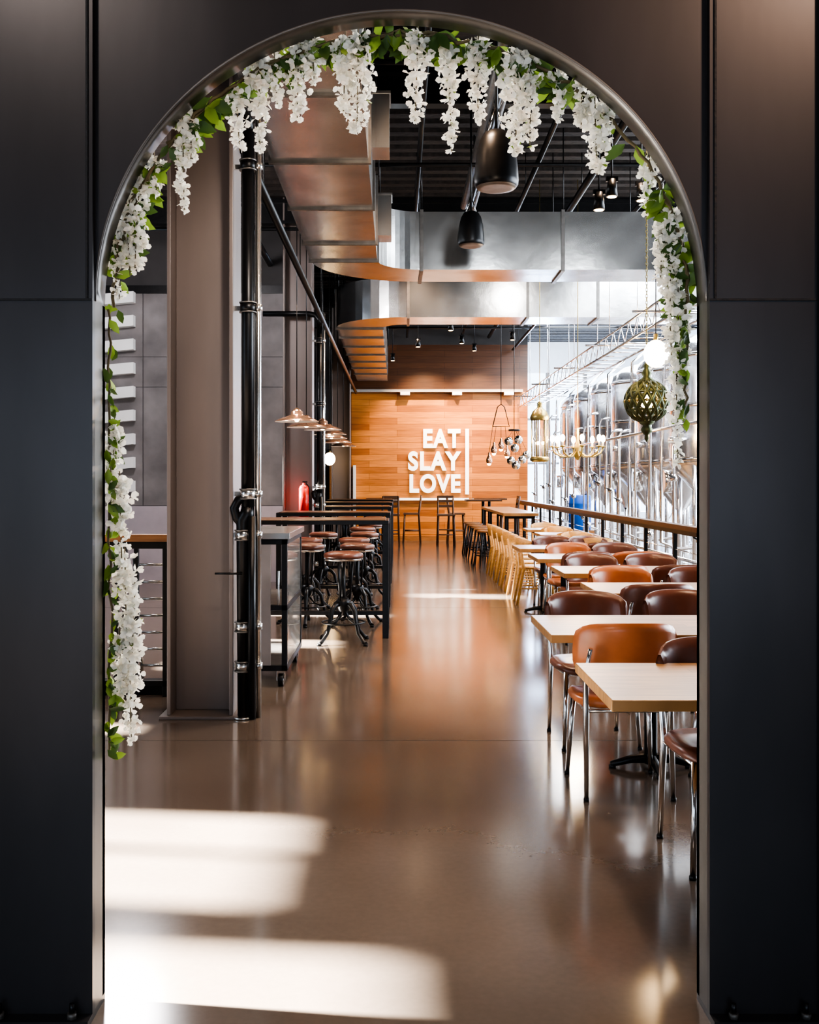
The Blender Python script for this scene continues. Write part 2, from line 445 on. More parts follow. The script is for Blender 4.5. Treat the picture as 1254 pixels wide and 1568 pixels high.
for y in (8.6, 11.4, 14.3, 17.8, 20.4, 23.5):
    b.cyl((-4.9, y, 4.95), (7.6, y, 4.95), .025, .025, M_black, 8)
b.obj('ceiling_pipes')
b = B()
for y in (7.2, 10.2, 14.9, 18.4, 22):
    b.box(-4.9, 7.7, y-.07, y+.07, 5.46, 5.5, M_black); b.box(-4.9, 7.7, y-.01, y+.01, 5.2, 5.54, M_black); b.box(-4.9, 7.7, y-.07, y+.07, 5.16, 5.2, M_black)
b.obj('ceiling_beams')
b = B()
b.cyl((.86, 4, 5.05), (.86, 13.5, 5.05), .045, .045, M_galvd, 10)
b.cyl((.98, 4, 5.0), (.98, 13.5, 5.0), .026, .026, M_galvd, 10)
b.cyl((.92, 4, 4.93), (.92, 13.5, 4.93), .018, .018, M_black, 8)
for i in range(19):
    y = 4.2+i*.5
    b.cyl((.86, y, 5.05), (.98, y+.25, 5.0), .010, .010, M_galvd, 6); b.cyl((.98, y+.25, 5.0), (.92, y+.5, 4.93), .010, .010, M_galvd, 6)
    if i % 4 == 0: b.cyl((.9, y, 5.05), (.9, y, CEIL), .008, .008, M_black, 6)
b.obj('lighting_truss')
def speaker(x, y, z, s):
    b = B()
    b.lathe((0,0,0), [(.001,.0),(.13,.0),(.150,.01),(.162,.03),(.165,.06),(.160,.14),(.148,.25),(.125,.35),(.09,.41),(.05,.43),(.001,.435)], M_black, 28)
    b.lathe((0,0,0), [(.001,-.002),(.11,-.002),(.135,-.003),(.150,.01)], M_galvd, 28)
    b.cyl((0,0,.42), (0,0,(CEIL-z)/s), .012, .012, M_black, 8)
    b.cyl((-.08,0,.36), (0,0,.62), .006, .006, M_chrome, 6); b.cyl((.08,0,.36), (0,0,.62), .006, .006, M_chrome, 6)
    o = b.obj('pendant_speaker', (x, y, z)); o.scale = (s, s, s)
speaker(.736, 7.75, 3.67, 1.0); speaker(.80, 11.3, 4.04, .88)
def spot(x, y, z, rz=0):
    b = B()
    b.cyl((0,0,.12), (0,0,CEIL-z), .008, .008, M_black, 6)
    b.box(-.05,.05,-.02,.02,.10,.14, M_black)
    b.cyl((0,0,.12), (0,0,-.03), .035, .05, M_black, 16); b.cyl((0,0,-.031), (0,0,-.034), .038, .038, M_bulbs, 16)
    b.obj('track_spotlight', (x, y, z), rz)
for p in ((1.85,9,3.98),(1.72,8.9,3.84),(2.15,9.2,4.0),(.4,20,4.1),(.95,18.5,4.2),(1.3,21,4.3),(1.7,23,4.4),(-.1,24,4.3),(-1.7,9.5,4.2),(-1.75,11,4.2),(2.4,17,4.3),(2.1,19,4.1)): spot(*p)

# ------------------------------------------------------------------ ducts
def duct(name, path, z0, z1, w, seams):
    b = B(); P = [Vector((x, y, 0)) for x, y in path]; k = len(P)
    def ring(i, ex=0.0, sh=0.0):
        d = (P[min(i+1, k-1)] - P[max(i-1, 0)]).normalized(); n = Vector((-d.y, d.x, 0)); p = P[i] + d*sh
        W = w/2+ex
        return [tuple(p + n*W + Vector((0,0,z0-ex))), tuple(p - n*W + Vector((0,0,z0-ex))), tuple(p - n*W + Vector((0,0,z1+ex))), tuple(p + n*W + Vector((0,0,z1+ex)))]
    o = len(b.v)
    for i in range(k): b.v += ring(i)
    for i in range(k-1):
        for j in range(4):
            q = (j+1) % 4
            b.face((o+4*i+j, o+4*i+q, o+4*i+4+q, o+4*i+4+j), M_galv, False)
    b.face((o, o+1, o+2, o+3), M_galv); e = o+4*(k-1); b.face((e+3, e+2, e+1, e), M_galv)
    for i in seams:
        o = len(b.v); b.v += ring(i, .022, -.02); b.v += ring(i, .022, .02)
        for j in range(4):
            q = (j+1) % 4
            b.face((o+j, o+q, o+4+q, o+4+j), M_galvd)
        b.face((o,o+1,o+2,o+3), M_galvd); b.face((o+7,o+6,o+5,o+4), M_galvd)
        r = ring(i, .03)
        for q in (r[2], r[3]): b.cyl(q, (q[0], q[1], CEIL), .007, .007, M_black, 6)
    return b.obj(name)
path = [(-.59, y) for y in (4.0, 5.2, 6.6, 8.0, 9.37, 10.75, 11.6)]
seams = [1,2,3,4,5,6]
c = (.28, 11.6); R = .87
for i in range(1, 13):
    t = pi - (pi/2)*i/12
    path.append((c[0]+R*math.cos(t), c[1]+R*math.sin(t)))
seams.append(len(path)-1)
n0 = len(path)
for x in (.95, 1.92, 2.6, 3.3, 3.6): path.append((x, 12.47))
seams += [n0+1, n0+3]
duct('supply_duct', path, 3.95, 4.62, .74, seams)
path = [(5.6, 15.97), (4.0, 15.97), (3.0, 15.97), (1.95, 15.97), (.9, 15.97), (.17, 15.97)]; seams = [2,3,5]
c = (.17, 16.74); R = .77
for i in range(1, 13):
    t = -pi/2 - (pi/2)*i/12
    path.append((c[0]+R*math.cos(t), c[1]+R*math.sin(t)))
seams.append(len(path)-1)
for y in (17.8, 19, 20.2, 21.4, 22.6, 23.8, 25.5): path.append((-.60, y)); seams.append(len(path)-1)
duct('return_duct', path, 3.95, 4.55, .74, seams[:-1])
b = B()
for y, z in ((8.3, 4.1), (11.0, 4.05)):
    b.box(-.20, -.06, y-.16, y+.16, z, z+.42, M_galv); b.box(-.21, -.05, y-.17, y+.17, z+.42, z+.44, M_galvd)
b.obj('duct_damper')

# ------------------------------------------------------------------ sign
sign = bpy.data.objects.new('wall_sign', None); scene.collection.objects.link(sign); sign.location = (1.3, 26.36, 2.0)
def word(txt, x0, x1, z0, z1):
    cu = bpy.data.curves.new('t', 'FONT'); cu.body = txt; cu.size = 1; cu.extrude = .03; cu.offset = .040
    cu.space_character = 1.13
    tmp = bpy.data.objects.new('t', cu); scene.collection.objects.link(tmp)
    bpy.context.view_layer.update()
    me = bpy.data.meshes.new_from_object(tmp.evaluated_get(bpy.context.evaluated_depsgraph_get()))
    bpy.data.objects.remove(tmp)
    xs = [v.co.x for v in me.vertices]; ys = [v.co.y for v in me.vertices]
    sx = (x1-x0)/(max(xs)-min(xs)); sy = (z1-z0)/(max(ys)-min(ys)); mx, my = min(xs), min(ys)
    for v in me.vertices:
        X = x0+(v.co.x-mx)*sx; Z = z0+(v.co.y-my)*sy; Y = 26.365 - v.co.z
        v.co = (X-1.3, Y-26.36, Z-2.0)
    me.materials.clear(); me.materials.append(M_sign_glow)
    o = bpy.data.objects.new('letters_'+txt.lower(), me); scene.collection.objects.link(o); o.parent = sign
word('EAT', .66, 1.60, 2.34, 2.82)
word('SLAY', .28, 1.615, 1.765, 2.255)
word('LOVE', .315, 1.60, 1.205, 1.68)
b = B(); b.box(1.72-1.3, 1.81-1.3, -.04, .03, 1.17-2, 2.82-2, M_sign_glow)
b.box(-.15-1.3, 1.81-1.3, -.04, .03, 1.02-2, 1.08-2, M_sign_glow)
o = b.obj('sign_bars'); o.parent = sign

# ------------------------------------------------------------------ furniture
def mk_leather_chair(mat):
    b = B()
    n = 14; rows = 6
    def bp(i, j, off):
        u = -1+2*i/n; v = j/rows
        th = u*1.02
        ex = .235*math.sin(th)/math.sin(1.02)
        ey = -.23 + .13*(1-math.cos(th))/(1-math.cos(1.02))
        edge = 1-abs(u)**6*.28
        z = .70 + (v-.5)*.24*edge + .02*(1-u*u)*v
        lean = -(z-.6)*.22
        nx, ny = math.sin(th), -math.cos(th)
        return (ex+nx*off, ey+lean+ny*off, z)
    for sgn in (1, -1):
        o = len(b.v)
        for i in range(n+1):
            for j in range(rows+1):
                e = math.sin(pi*min(1, max(0, j/rows)))**.4 if 0 < j < rows else 0
                b.v.append(bp(i, j, sgn*(.006+.014*e)))
        for i in range(n):
            for j in range(rows):
                q = o+i*(rows+1)+j; r = q+rows+1
                b.face((q, r, r+1, q+1) if sgn > 0 else (q, q+1, r+1, r), mat, True)
    half = (n+1)*(rows+1)
    o0 = len(b.v)-2*half
    for i in range(n):
        for j in (0, rows):
            q = o0+i*(rows+1)+j; r = q+rows+1
            b.face((q, r, r+half, q+half), mat, True)
    for j in range(rows):
        for i in (0, n):
            q = o0+i*(rows+1)+j
            b.face((q, q+1, q+1+half, q+half), mat, True)
    def se(r, z, k=24):
        out = []
        for i in range(k):
            t = 2*pi*i/k; c_, s_ = math.cos(t), math.sin(t)
            out.append((r*.235*math.copysign(abs(c_)**.6, c_), .01+r*.225*math.copysign(abs(s_)**.6, s_), z - .012*(1 if s_ > .5 else 0)))
        return out
    L = [se(.01,.425), se(.92,.425), se(1,.437), se(1,.455), se(.94,.470), se(.6,.462), se(.01,.458)]
    o = len(b.v)
    for l in L: b.v += l
    for i in range(len(L)-1):
        for j in range(24):
            q = (j+1) % 24
            b.face((o+i*24+j, o+i*24+q, o+i*24+24+q, o+i*24+24+j), mat, True)
    for sx in (-1, 1):
        b.tube([(sx*.205, -.235, 0), (sx*.20, -.20, .43), (sx*.205, -.225, .60), (sx*.19, -.265, .72)], [.011,.016,.012,.010], M_chrome, 10)
        b.tube([(sx*.215, .225, 0), (sx*.19, .18, .43)], [.011, .016], M_chrome, 10)
        b.cyl((sx*.19, .18, .415), (sx*.20, -.20, .415), .009, .009, M_chrome, 8)
        for yy in (-.235, .225): b.cyl((sx*(.205 if yy<0 else .215), yy, 0), (sx*(.205 if yy<0 else .215), yy, .015), .014, .014, M_black, 10)
    b.cyl((-.19, .18, .415), (.19, .18, .415), .009, .009, M_chrome, 8)
    b.cyl((-.20, -.20, .415), (.20, -.20, .415), .009, .009, M_chrome, 8)
    return b.mesh('leather_chair')
CH_O = mk_leather_chair(M_leather_o); CH_B = mk_leather_chair(M_leather_b)
def mk_wood_chair(mat):
    b = B()
    for sx in (-1, 1):
        b.tube([(sx*.22, -.26, 0), (sx*.18, -.18, .44), (sx*.17, -.22, .72)], [.016, .022, .014], mat, 8)
        b.tube([(sx*.22, .24, 0), (sx*.17, .16, .44)], [.016, .022], mat, 8)
        b.cyl((sx*.20, -.22, .2), (sx*.195, .20, .2), .010, .010, mat, 8)
    b.cyl((-.2, .2, .22), (.2, .2, .22), .010, .010, mat, 8)
    b.lathe((0,0,.43), [(.001,0),(.19,0),(.215,.012),(.215,.025),(.19,.035),(.001,.028)], mat, 24)
    n = 12; o = len(b.v)
    for i in range(n+1):
        th = -1.25+2.5*i/n
        for off in (0, .016):
            for z in (.62+.03*abs(th), .82-.05*abs(th)**2*.6):
                b.v.append(((.22+off)*math.sin(th), .02-(.25+off)*math.cos(th) - (z-.6)*.15, z))
    for i in range(n):
        q = o+4*i; r = q+4
        for s1, s2 in ((0,1),(1,3),(3,2),(2,0)): b.face((q+s1, r+s1, r+s2, q+s2), mat, True)
    b.face((o,o+1,o+3,o+2), mat); e = o+4*n; b.face((e,e+2,e+3,e+1), mat)
    return b.mesh('wood_chair')
WC = mk_wood_chair(M_lightwood)
def dining_table(x0, x1, y0, y1, z=.75, peds=None):
    cx_, cy_ = (x0+x1)/2, (y0+y1)/2
    b = B(); w, d = (x1-x0)/2, (y1-y0)/2
    b.box(-w, w, -d, d, z-.04, z, M_tabletop)
    b.box(-w+.12, w-.12, -.04, .04, z-.065, z-.04, M_black)
    if peds is None: peds = (cx_,) if w < .5 else (cx_-w*.5, cx_+w*.5)
    for px in peds:
        px -= cx_
        b.box(px-.04, px+.04, -d+.1, d-.1, z-.065, z-.04, M_black)
        b.cyl((px, 0, .02), (px, 0, z-.06), .034, .034, M_black, 16)
        for k in range(4):
            a = k*pi/2; c_, s_ = math.cos(a), math.sin(a)
            b.tube([(px, 0, .05), (px+.10*c_, .10*s_, .045), (px+.21*c_, .21*s_, .018)], [.028,.022,.016], M_black, 8)
            b.cyl((px+.20*c_, .20*s_, 0), (px+.20*c_, .20*s_, .015), .02, .02, M_black, 10)
    b.obj('dining_table', (cx_, cy_, 0), bevel=.004)
rr = random.uniform
def chair(me, x, y, face):
    r = {1: 0, -1: pi, 'r': -pi/2, 'l': pi/2}[face]
    place(me, me.name.split('.')[0], (x, y, 0), r + rr(-.06, .06))
dining_table(.735, 2.25, 3.58, 4.32, peds=(1.75,))
dining_table(.75, 2.25, 5.10, 5.86, peds=(1.33, 1.98))
chair(CH_B, 1.32, 4.17, -1); chair(CH_O, 1.95, 4.40, -1)
chair(CH_O, 1.09, 5.14, 1); chair(CH_B, 1.72, 5.10, 1)
chair(CH_B, 1.13, 6.05, -1); chair(CH_B, 1.72, 6.12, -1)
for i, y0 in enumerate((7.0, 8.5, 10.1, 11.6)):
    dining_table(1.36, 2.62, y0, y0+.76)
    ms = (CH_O, CH_B)
    chair(ms[(i+1) % 2], 1.72 + .05*i, y0+.02, 1); chair(ms[i % 2], 2.3, y0+.05, 1)
    chair(ms[i % 2], 1.72 + .05*i, y0+.86, -1); chair(ms[1], 2.3, y0+.84, -1)
for i, y0 in enumerate((13.1, 14.7, 16.2)):
    dining_table(2.02, 2.72, y0, y0+.70)
    chair(WC, 2.42, y0-.20, 1); chair(WC, 2.42, y0+.90, -1)
for y in (12.85, 13.6, 14.4, 15.2, 16.0, 16.8): chair(WC, 1.72, y, 'r')
b = B(); b.box(-.3, .3, -2.3, 2.3, .91, .96, M_tabletop)
for y in (-2.1, -.7, .7, 2.1):
    for x in (-.24, .24): b.box(x-.02, x+.02, y-.02, y+.02, 0, .91, M_black)
    b.box(-.24, .24, y-.02, y+.02, .86, .91, M_black); b.box(-.24, .24, y-.015, y+.015, .18, .21, M_black)
b.obj('communal_table', (2.1, 20, 0), bevel=.004)
def mk_low_stool():
    b = B()
    b.lathe((0,0,.62), [(.001,0),(.15,0),(.17,.012),(.17,.03),(.001,.035)], M_brownwood, 20)
    for sx in (-1,1):
        for sy in (-1,1): b.tube([(sx*.19, sy*.19, 0), (sx*.11, sy*.11, .62)], [.012,.014], M_black, 8)
        b.cyl((sx*.165, -.165, .22), (sx*.165, .165, .22), .008, .008, M_black, 6); b.cyl((-.165, sx*.165, .22), (.165, sx*.165, .22), .008, .008, M_black, 6)
    return b.mesh('counter_stool')
LS = mk_low_stool()
for i in range(6): place(LS, 'counter_stool', (1.55, 18.0+i*.75, 0), rr(-.3,.3))
def high_cafe_table(x, y):
    b = B(); b.box(-.4, .4, -.35, .35, 1.05, 1.09, M_darkwood); b.cyl((0,0,.02), (0,0,1.05), .035, .035, M_black, 12)
    b.box(-.25,.25,-.03,.03,0,.03,M_black); b.box(-.03,.03,-.25,.25,0,.03,M_black)
    b.obj('cafe_table', (x, y, 0), bevel=.004)
def mk_bar_chair():
    b = B(); M = M_darkwood
    for sx in (-1,1):
        b.tube([(sx*.20,-.22,0),(sx*.18,-.18,.70),(sx*.18,-.24,1.15)], .022, M, 8); b.tube([(sx*.20,.2,0),(sx*.18,.16,.70)], .022, M, 8)
        b.cyl((sx*.19,-.2,.3),(sx*.19,.18,.3),.014,.014,M,8)
    b.cyl((-.19,.18,.25),(.19,.18,.25),.014,.014,M,8); b.cyl((-.19,-.2,.35),(.19,-.2,.35),.014,.014,M,8)
    b.box(-.21,.21,-.2,.2,.69,.73,M)
    for z in (.88,1.0,1.1): b.box(-.18,.18,-.245+.02*(1.1-z)*4,-.215+.02*(1.1-z)*4,z,z+.06,M)
    return b.mesh('bar_chair')
BC = mk_bar_chair()
high_cafe_table(2.25, 25.5); high_cafe_table(-.35, 25.6); high_cafe_table(1.95,23.7)
for x, y, r in ((1.45, 25.5, -pi/2), (1.15, 24.6, pi), (.35, 25.5, pi/2), (2.6, 24.4, pi/2), (-.15, 24.7, 0)): place(BC, 'bar_chair', (x, y, 0), r)

def high_table(y, d=.75):
    b = B(); w = .68
    b.box(-w, w, -d/2, d/2, 1.085, 1.125, M_black)
    b.box(-w+.03, w-.03, -d/2+.03, d/2-.03, 1.125, 1.131, M_darkwood)
    for sx in (-1, 1):
        for sy in (-1, 1):
            x = sx*(w-.03); yy = sy*(d/2-.03); b.box(x-.03, x+.03, yy-.03, yy+.03, 0, 1.085, M_black)
        b.box(sx*(w-.03)-.02, sx*(w-.03)+.02, -d/2+.03, d/2-.03, .0, .04, M_black)
    b.box(-w+.03, w-.03, -d/2+.01, -d/2+.05, .22, .26, M_black)
    b.obj('high_bar_table', (-.76, y, 0), bevel=.003)
def mk_stool():
    b = B()
    b.lathe((0,0,.78), [(.001,0),(.15,0),(.18,.012),(.185,.03),(.18,.05),(.14,.065),(.001,.07)], M_leather_b, 28)
    b.lathe((0,0,.765), [(.001,0),(.17,0),(.182,.008),(.182,.02)], M_chrome, 28)
    b.cyl((0,0,.25), (0,0,.77), .02, .02, M_black, 12)
    for a in (0, 2*pi/3, 4*pi/3): b.cyl((.06*math.cos(a), .06*math.sin(a), .40), (.09*math.cos(a), .09*math.sin(a), .77), .009, .009, M_black, 8)
    b.lathe((0,0,.34), [(.03,-.06),(.055,-.03),(.06,.0),(.075,.04),(.05,.07),(.02,.08)], M_black, 20)
    for i in range(4):
        a = pi/4+i*pi/2; c_, s_ = math.cos(a), math.sin(a)
        b.tube([(r*c_, r*s_, z) for r, z in ((.03,.36),(.10,.355),(.15,.30),(.17,.20),(.20,.10),(.27,.03),(.30,.02))], [.022,.022,.020,.017,.016,.017,.02], M_black, 10)
        b.tube([(r*c_, r*s_, z) for r, z in ((.03,.28),(.08,.22),(.13,.20),(.18,.18))], .010, M_black, 8)
        b.cyl((.30*c_, .30*s_, 0), (.30*c_, .30*s_, .02), .022, .022, M_black, 10)
    pts = [(.2*math.cos(2*pi*i/24), .2*math.sin(2*pi*i/24), .19) for i in range(25)]
    b.tube(pts, .008, M_black, 6)
    return b.mesh('industrial_stool')
ST = mk_stool()
for i, y in enumerate((10.35, 12.8, 15.7, 18.8, 21.7)):
    high_table(y)
    for x, dy in ((-.50, -.62), (-1.05, -.62), (-.42, .66), (-.95, .66)):
        if (i == 0 and x < -1) or (i == 2 and x < -.9): continue
        place(ST, 'industrial_stool', (x, y+dy, 0), rr(0, 1.5))
# service cart
b = B()
x0, x1, y0, y1 = -1.30, -.80, 7.6, 8.75
for x in (x0, x1-.04):
    for y in (y0, y1-.04): b.box(x, x+.04, y, y+.04, .12, 1.08, M_black)
for z in (.12, .56, 1.04):
    b.box(x0, x1, y0, y0+.04, z, z+.04, M_black); b.box(x0, x1, y1-.04, y1, z, z+.04, M_black)
    b.box(x0, x0+.04, y0, y1, z, z+.04, M_black); b.box(x1-.04, x1, y0, y1, z, z+.04, M_black)
b.box(x0+.04, x1-.12, y0-.004, y0+.02, .16, 1.04, M_conc)
b.box(x1-.012, x1-.006, y0+.04, y1-.04, .16, 1.04, M_glass)
b.box(x0+.04, x1-.04, y0+.04, y1-.04, .14, .16, M_galvd); b.box(x0+.04, x1-.04, y0+.04, y1-.04, .58, .60, M_galvd)
b.box(x0-.02, x1+.02, y0-.02, y1+.02, 1.08, 1.125, M_galv)
b.cyl((x1-.06, y0-.01, .6), (x1-.06, y0-.01, .85), .008, .008, M_chrome, 8)
for x in (x0+.05, x1-.05):
    for y in (y0+.06, y1-.06):
        b.cyl((x-.018, y, .05), (x+.018, y, .05), .05, .05, M_black, 16); b.cyl((x-.022, y, .05), (x+.022, y, .05), .02, .02, M_chrome, 10)
        b.box(x-.03, x+.03, y-.02, y+.02, .095, .12, M_chrome); b.box(x-.03, x-.024, y-.02, y+.02, .04, .1, M_chrome); b.box(x+.024, x+.03, y-.02, y+.02, .04, .1, M_chrome)
b.obj('service_cart', bevel=.002)
b = B(); y = 7.3
b.box(-4.0, -1.52, y-.05, y+.05, 1.08, 1.13, M_brownwood)
b.box(-4.0, -1.52, y-.02, y+.02, .07, .11, M_black); b.box(-4.0, -1.52, y-.02, y+.02, 1.03, 1.08, M_black)
for x in (-3.6, -2.9, -1.96, -1.90, -1.82, -1.62, -1.58, -1.54): b.box(x-.015, x+.015, y-.02, y+.02, 0, 1.03, M_black)
b.box(-4.0, -1.5, y+.05, y+.25, 0, .08, M_black)
b.obj('guard_railing', bevel=.003)
b = B()
for x in (-1.95, -1.72): b.tube([(x, 8.0, 0), (x, 7.75, .95)], .014, M_galv, 8)
for i in range(7): z = .1+i*.13; b.cyl((-1.95, 7.98-.25*z, z), (-1.72, 7.98-.25*z, z), .010, .010, M_galv, 8)
b.obj('step_ladder')
b = B(); b.cyl((0,0,0), (0,0,.40), .07, .07, M_red, 20); b.lathe((0,0,.40), [(.07,0),(.055,.035),(.02,.05),(.018,.08)], M_red, 20)
b.box(-.02,.05,-.012,.012,.48,.50,M_black); b.tube([(.03,0,.47),(.08,0,.42),(.085,-.01,.2)], .009, M_black, 8); b.box(-.03,.03,.05,.09,.1,.3,M_black)
b.obj('fire_extinguisher', (-1.32, 14.80, 1.0))

b = B(); x = 2.95
b.box(x-.05, x+.05, 4.5, 25.5, 1.0, 1.05, M_darkwood)
b.box(x-.02, x+.02, 4.5, 25.5, .95, 1.0, M_black); b.box(x-.015, x+.015, 4.5, 25.5, .1, .13, M_black)
y = 4.6
while y < 25.5:
    b.box(x-.02, x+.02, y-.02, y+.02, 0, .96, M_black); y += 1.3
for z in (.3, .46, .62, .78): b.cyl((x, 4.5, z), (x, 25.5, z), .005, .005, M_chrome, 6)
b.obj('brewery_railing')

# ------------------------------------------------------------------ brewery
def mk_tank():
    b = B(); R = .72
    b.lathe((0,0,0), [(.05,.95),(.06,1.0),(R*.98,1.72),(R,1.80),(R,3.35),(R*.95,3.48),(R*.7,3.62),(R*.3,3.70),(.08,3.72),(.08,3.82),(.001,3.83)], M_stain, 40)
    for z in (1.82, 2.6, 3.32): b.lathe((0,0,z), [(R,-.03),(R+.012,-.02),(R+.012,.02),(R,.03)], M_chrome, 40)
    for i in range(4):
        a = pi/4+i*pi/2; c_, s_ = math.cos(a)*R*.93, math.sin(a)*R*.93
        b.cyl((c_, s_, 0), (c_, s_, 1.95), .04, .04, M_stain, 12); b.cyl((c_, s_, 0), (c_, s_, .02), .07, .07, M_stain, 12)
    b.tube([(0,0,.98),(0,0,.7),(-.1,0,.55),(-.6,0,.5),(-.85,0,.6),(-.85,0,1.6),(-.80,0,3.5),(-.5,0,3.75)], .025, M_chrome, 10)
    b.cyl((-R-.04,.3,1.5),(-R+.12,.3,1.5),.17,.17,M_chrome,24)
    b.cyl((-R-.08,-.25,2.1),(-R+.1,-.25,2.1),.05,.05,M_chrome,16)
    return b.mesh('fermentation_tank')
TK = mk_tank()
for i in range(8): place(TK, 'fermentation_tank', (4.75, 11.2+i*2.1, 0), rr(-.3, .3))
for i in range(6): place(TK, 'fermentation_tank', (6.7, 13.0+i*2.5, 0), rr(-.3, .3))
b = B()
y = 10
while y < 26.2:
    x = rr(3.35, 3.45); zt = rr(2.0, 3.1)
    r = rr(.012, .028)
    b.tube([(x, y, 0), (x, y, zt-.1), (x+.04, y, zt-.02), (x+.18, y, zt)], r, M_stain, 8)
    z = rr(.7, 1.6); b.ball((x, y, z), .05, M_chrome, 10); b.cyl((x, y-.05, z), (x-.1, y-.1, z+.04), .01, .01, M_black, 6)
    y += rr(.5, 1.1)
for z in (.6, 2.15): b.cyl((3.3, 9, z), (3.3, 26.2, z), .02, .02, M_stain, 8)
b.obj('process_pipework')
b = B()
for (x, z) in ((3.05, 3.35), (3.45, 3.35), (3.05, 3.6), (3.45, 3.6)): b.cyl((x, 9, z), (x, 26.2, z), .016, .016, M_stain, 8)
for i in range(34):
    y = 9+i*.5
    b.cyl((3.05,y,3.35),(3.45,y,3.35),.010,.010,M_stain,6); b.cyl((3.05,y,3.35),(3.05,y+.25,3.6),.008,.008,M_stain,6); b.cyl((3.05,y+.25,3.6),(3.05,y+.5,3.35),.008,.008,M_stain,6)
    if i % 6 == 0:
        for x in (3.05,3.45): b.cyl((x,y,3.6),(x,y,CEIL),.006,.006,M_chrome,6)
        b.cyl((2.7,y,3.45),(3.9,y,3.45),.014,.014,M_stain,6)
b.obj('cable_tray_truss')
b = B(); b.lathe((0,0,0), [(.001,0),(.21,0),(.23,.03),(.23,.28),(.24,.3),(.23,.32),(.23,.52),(.24,.54),(.23,.56),(.22,.70),(.2,.72),(.001,.72)], M_blue, 28)
b.cyl((.1,0,.72),(.1,0,.74),.04,.04,M_black,12)
bme = b.mesh('blue_barrel'); place(bme, 'blue_barrel', (3.76, 21.5, .5))
b = B(); b.box(-.25,.25,-.25,.25,.44,.5,M_brownwood); b.box(-.25,.25,-.25,.25,.1,.14,M_brownwood)
for sx in (-1,1):
    for sy in (-1,1): b.box(sx*.22-.03,sx*.22+.03,sy*.22-.03,sy*.22+.03,0,.44,M_brownwood)
b.obj('barrel_stand', (3.76, 21.5, 0))

# ------------------------------------------------------------------ pendants
def dome_lamp(x, y, z):
    b = B()
    b.lathe((0,0,0), [(.262,.0),(.258,.008),(.20,.035),(.10,.07),(.075,.085),(.07,.12),(.045,.14),(.02,.16),(.001,.165)], M_copper, 32)
    b.lathe((0,0,0), [(.255,.001),(.19,.028),(.09,.06),(.001,.066)], M_white, 32)
    b.ball((0,0,.03), .032, M_bulbs, 12)
    b.cyl((0,0,.16), (0,0,CEIL-z), .006, .006, M_black, 6)
    b.obj('dome_pendant_lamp', (x, y, z))
for y in (12.3, 13.6): dome_lamp(-1.18, y, 2.2)
for y in (14.3, 15.7, 17.2, 19.0, 21.0): dome_lamp(-1.02 if y < 16 else -1.08, y+(.0), 2.2)
def bulb_pendant(x, y, z, r=.06, mat=None):
    b = B(); b.ball((0,0,0), r, mat or M_bulb, 16, 1.15); b.cyl((0,0,r*.9), (0,0,r*.9+.07), .02, .018, M_brass, 12)
    b.cyl((0,0,r*.9+.07), (0,0,CEIL-z), .004, .004, M_black, 6)
    b.obj('bulb_pendant', (x, y, z))
bulb_pendant(-1.42, 22.0, 1.97, .12, M_bulbs); bulb_pendant(2.03, 8.2, 2.50, .095, M_bulbs)
def moroccan(x, y, z):
    b = B(); R = .175
    nm = 14
    def sp(t, p, r=R): return (r*math.sin(t)*math.cos(p), r*math.sin(t)*math.sin(p), r*1.02*math.cos(t))
    for fam in (1, -1):
        for i in range(nm):
            b.tube([sp(.35+2.45*j/12, 2*pi*i/nm + fam*j/12*1.4) for j in range(13)], [.008+.009*math.sin(pi*j/12) for j in range(13)], M_greenb, 6)
    for t in (.35, 1.15, 1.57, 2.0, 2.8):
        b.tube([sp(t, 2*pi*i/28, R*1.01) for i in range(29)], .010, M_greenb, 6)
    for i in range(nm): b.ball(sp(1.57, 2*pi*i/nm, R*1.03), .014, M_brass, 8)
    b.lathe((0,0,0), [(.06,R*.94),(.065,R),(.03,R+.03),(.045,R+.06),(.02,R+.10),(.03,R+.12),(.01,R+.15)], M_greenb, 20)
    b.lathe((0,0,0), [(.065,-R*.94),(.06,-R-.01),(.03,-R-.03),(.05,-R-.06),(.045,-R-.08),(.015,-R-.11),(.02,-R-.14),(.001,-R-.17)], M_greenb, 20)
    b.ball((0,0,0), .06, M_bulbs, 12)
    zz = R+.15; top = CEIL-z; i = 0
    while zz < top-.03:
        if i % 2: b.tube([(0, .008*math.cos(q), zz+.015+.018*math.sin(q)) for q in [k*pi/4 for k in range(9)]], .0028, M_brass, 5)
        else: b.tube([(.008*math.cos(q), 0, zz+.015+.018*math.sin(q)) for q in [k*pi/4 for k in range(9)]], .0028, M_brass, 5)
        zz += .027; i += 1
    b.obj('moroccan_lantern', (x, y, z))
moroccan(2.09, 8.75, 2.17)
b = B()
b.lathe((0,0,0), [(.001,-.02),(.10,-.02),(.13,.0),(.13,.03),(.11,.05)], M_brass, 24)
b.lathe((0,0,0), [(.105,.05),(.105,.55)], M_glass, 24)
b.lathe((0,0,0), [(.12,.54),(.13,.57),(.12,.60),(.09,.66),(.04,.70),(.03,.74),(.04,.76),(.001,.80)], M_brass, 24)
for i in range(6): a = i*pi/3; b.cyl((.11*math.cos(a),.11*math.sin(a),.04),(.11*math.cos(a),.11*math.sin(a),.56),.006,.006,M_brass,6)
for i in range(3): a = i*2*pi/3; b.cyl((.03*math.cos(a),.03*math.sin(a),.05),(.03*math.cos(a),.03*math.sin(a),.2),.012,.012,M_white,8); b.ball((.03*math.cos(a),.03*math.sin(a),.23),.016,M_bulbs,8,1.5)
b.cyl((0,0,.8),(0,0,CEIL-1.78),.005,.005,M_brass,6)
b.obj('glass_lantern', (1.91, 14, 1.78))
b = B()
